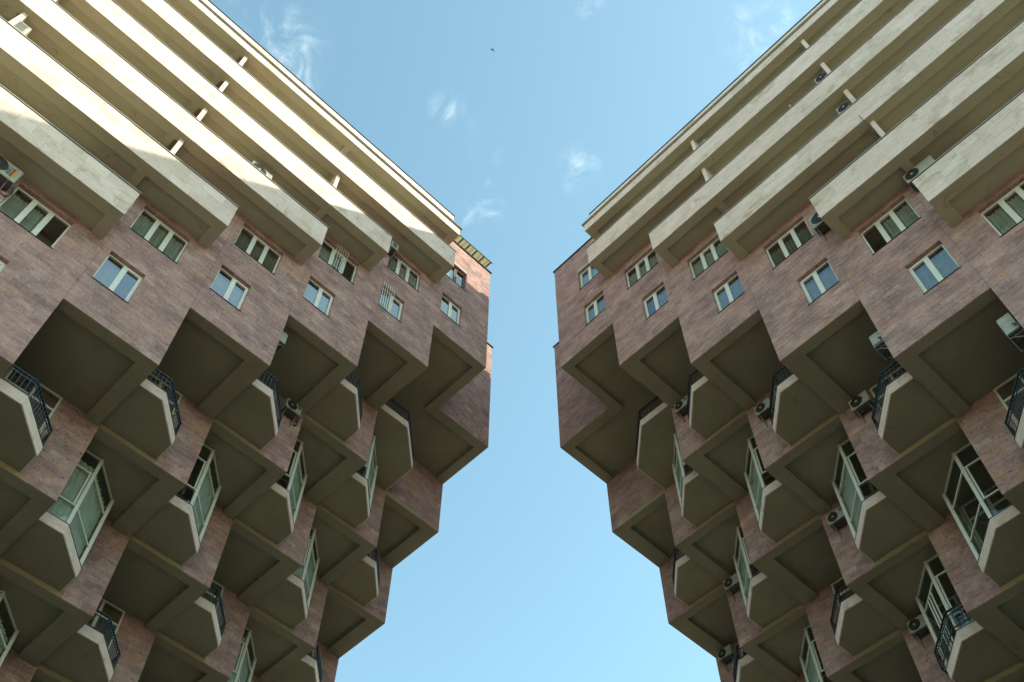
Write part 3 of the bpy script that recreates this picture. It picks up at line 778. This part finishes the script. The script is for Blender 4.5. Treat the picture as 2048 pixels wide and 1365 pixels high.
# ------------------------------------------------------------------ person looking over a parapet
def person(s, a, b, z, label):
    r = empty('person', wpos(s, a, b, z), FR[s][4]); tag(r, label, 'person'); r.scale = (.96, .96, .96)
    J = [((0, .12, .93), .13), ((0, .05, 1.15), .125), ((0, -.04, 1.36), .13), ((0, -.14, 1.46), .055), ((0, -.225, 1.56), .085), ((0, -.245, 1.65), .088), ((0, -.24, 1.71), .06),
         ((.10, .12, .88), .09), ((.11, .08, .48), .062), ((.11, .12, .07), .045), ((.11, .0, .04), .035),
         ((-.10, .12, .88), .09), ((-.11, .08, .48), .062), ((-.11, .12, .07), .045), ((-.11, .0, .04), .035),
         ((.19, -.05, 1.37), .058), ((.24, -.02, 1.12), .045), ((.17, -.20, 1.02), .035), ((.14, -.27, 1.02), .026),
         ((-.19, -.05, 1.37), .058), ((-.24, -.02, 1.12), .045), ((-.17, -.20, 1.02), .035), ((-.14, -.27, 1.02), .026)]
    E = [(0, 1), (1, 2), (2, 3), (3, 4), (4, 5), (5, 6), (0, 7), (7, 8), (8, 9), (9, 10), (0, 11), (11, 12), (12, 13), (13, 14), (2, 15), (15, 16), (16, 17), (17, 18), (2, 19), (19, 20), (20, 21), (21, 22)]
    def skin(name, J, E, mat, root_i=0, grow=0):
        me = bpy.data.meshes.new(name); me.from_pydata([j[0] for j in J], E, []); me.materials.append(M[mat])
        o = bpy.data.objects.new(name, me); col.objects.link(o); o.parent = r
        o.modifiers.new('skin', 'SKIN')
        for k, j in enumerate(J):
            v = me.skin_vertices[0].data[k]; v.radius = (j[1] + grow, j[1] + grow); v.use_root = (k == root_i)
        q = o.modifiers.new('sub', 'SUBSURF'); q.levels = 2; q.render_levels = 2
        for f in me.polygons: f.use_smooth = True
        return o
    skin('body', J, E, 'skin')
    T = [0, 1, 2, 15, 16, 19, 20]; ix = {k: n for n, k in enumerate(T)}
    skin('shirt', [J[k] for k in T], [(ix[p], ix[q]) for p, q in E if p in ix and q in ix], 'shirt', 0, .014)
    T2 = [0, 7, 8, 9, 11, 12, 13]; ix = {k: n for n, k in enumerate(T2)}
    skin('trousers', [J[k] for k in T2], [(ix[p], ix[q]) for p, q in E if p in ix and q in ix], 'trouser', 0, .016)
    m = MB('L', 0); n = 14                                   # hair cap
    P = []; F = []
    for u in range(6):
        th = u / 5 * 1.75
        for k in range(n):
            ph = 2 * math.pi * k / n
            rr = .112 * math.sin(th); P.append((rr * math.cos(ph), -.205 + rr * 1.05 * math.sin(ph), 1.655 + .125 * math.cos(th)))
    F = [(u * n + k, u * n + (k + 1) % n, (u + 1) * n + (k + 1) % n, (u + 1) * n + k) for u in range(5) for k in range(n)]
    m.pts(P, [f[::-1] for f in F]); m.build('hair', 'hair', r)
    m = MB('L', 0)
    for x in (-.033, .033): m.box(x - .013, x + .013, -.336, -.325, 1.655, 1.668)
    m.build('eyes', 'ink', r)
    m = MB('L', 0); m.bar((0, -.328, 1.665), (0, -.355, 1.622), .022, .02); m.build('nose', 'skin', r)
    m = MB('L', 0); m.box(-.024, .024, -.332, -.32, 1.588, 1.597); m.build('mouth', 'red', r)
    return r
person('R', -1.48, -.73, 12.62, 'dark haired person peering down over a shaded parapet high on the right')

# ------------------------------------------------------------------ potted flowers behind one railing
pp = empty('potted_plant', wpos('L', .42 * W_, .60 * D_, .32), FR['L'][4]); tag(pp, 'yellow flowering potted plant behind the blue balcony railing, left building', 'plant')
m = MB('L', 0); n = 12
P = [(math.cos(2 * math.pi * k / n) * r_, math.sin(2 * math.pi * k / n) * r_, z_) for r_, z_ in ((.09, 0), (.13, .22), (.11, .22), (.10, .18)) for k in range(n)]
m.pts(P, [tuple(range(n))[::-1]] + [(q * n + k, q * n + (k + 1) % n, (q + 1) * n + (k + 1) % n, (q + 1) * n + k) for q in range(3) for k in range(n)] + [tuple(range(3 * n, 4 * n))]); m.build('pot', 'pot', pp)
m = MB('L', 0); fl = MB('L', 0)
for k in range(120):
    c = Vector((rng.gauss(0, .12), rng.gauss(0, .12), rng.uniform(.22, .75))); u = Vector((rng.gauss(0, 1), rng.gauss(0, 1), rng.gauss(0, .6))).normalized(); v = u.orthogonal().normalized(); L = rng.uniform(.04, .08)
    q = [c - u * L, c + v * L * .4, c + u * L, c - v * L * .4]
    (fl if k % 9 == 0 else m).pts([tuple(x) for x in q], [(0, 1, 2, 3)])
for k in range(7): m.bar((0, 0, .18), (rng.gauss(0, .1), rng.gauss(0, .1), rng.uniform(.4, .7)), .008, .008)
m.build('foliage', 'leaf', pp); fl.build('flower', 'flower', pp)

# ------------------------------------------------------------------ thin pole, cables, bird
pl_ = empty('thin_pole', wpos('R', -3.10, -1.13, 8.0), FR['R'][4]); tag(pl_, 'thin dark pole sticking up in front of a right balcony band', 'pole')
m = MB('L', 0); m.tube([(0, 0, 0), (-.02, -.02, .7), (-.03, -.03, 1.5)], .012, 6); m.build('rod', 'metal', pl_)
m = MB('L', 0); m.box(-.03, .03, -.02, .3, .1, .13); m.build('clamp', 'steel', pl_)
for (a_, z_, lab) in ((-4.90, 15.59, 'thin grey cable drooping on the topmost full sunlit parapet, left'), (-3.38, 12.44, 'thin grey cable drooping on the second sunlit parapet from the roof, left')):
    cb = empty('cable', wpos('L', a_, -1.1, z_), FR['L'][4]); tag(cb, lab, 'cable', 'cables on the left bands')
    m = MB('L', 0); m.tube([(.01, .02, .93), (.0, -.008, .6), (0, -.01, .05), (-.03, -.012, -.06), (-.16, -.012, -.25)], .006, 5); m.build('wire', 'steel', cb)
bp = Vector((0, 0, CAM_H)) + ray(985, 100) * 95
bd_ = empty('bird', bp, 0.6); tag(bd_, 'tiny dark bird gliding high in the blue sky', 'bird')
m = MB('L', 0)
P = [(0, .13, 0), (.03, .05, -.02), (-.03, .05, -.02), (.03, .05, .02), (-.03, .05, .02), (.02, -.08, -.01), (-.02, -.08, -.01), (.02, -.08, .015), (-.02, -.08, .015), (.05, -.16, 0), (-.05, -.16, 0)]
m.pts(P, [(0, 2, 1), (0, 3, 4), (0, 1, 3), (0, 4, 2), (1, 2, 6, 5), (3, 7, 8, 4), (1, 5, 7, 3), (2, 4, 8, 6), (5, 6, 10, 9), (7, 9, 10, 8), (5, 9, 7), (6, 8, 10)]); m.build('body', 'bird', bd_)
for sx in (-1, 1):
    m = MB('L', 0); m.pts([(sx * .02, .05, .01), (sx * .02, -.03, .01), (sx * .14, .0, .05), (sx * .13, .07, .05), (sx * .27, -.03, .03), (sx * .02, .05, .0), (sx * .02, -.03, .0), (sx * .14, .0, .042), (sx * .13, .07, .042)],
                          [(0, 1, 2, 3), (3, 2, 4), (8, 7, 6, 5), (4, 7, 8), (0, 3, 8, 5), (1, 6, 7, 2)]); m.build('wing', 'bird', bd_)
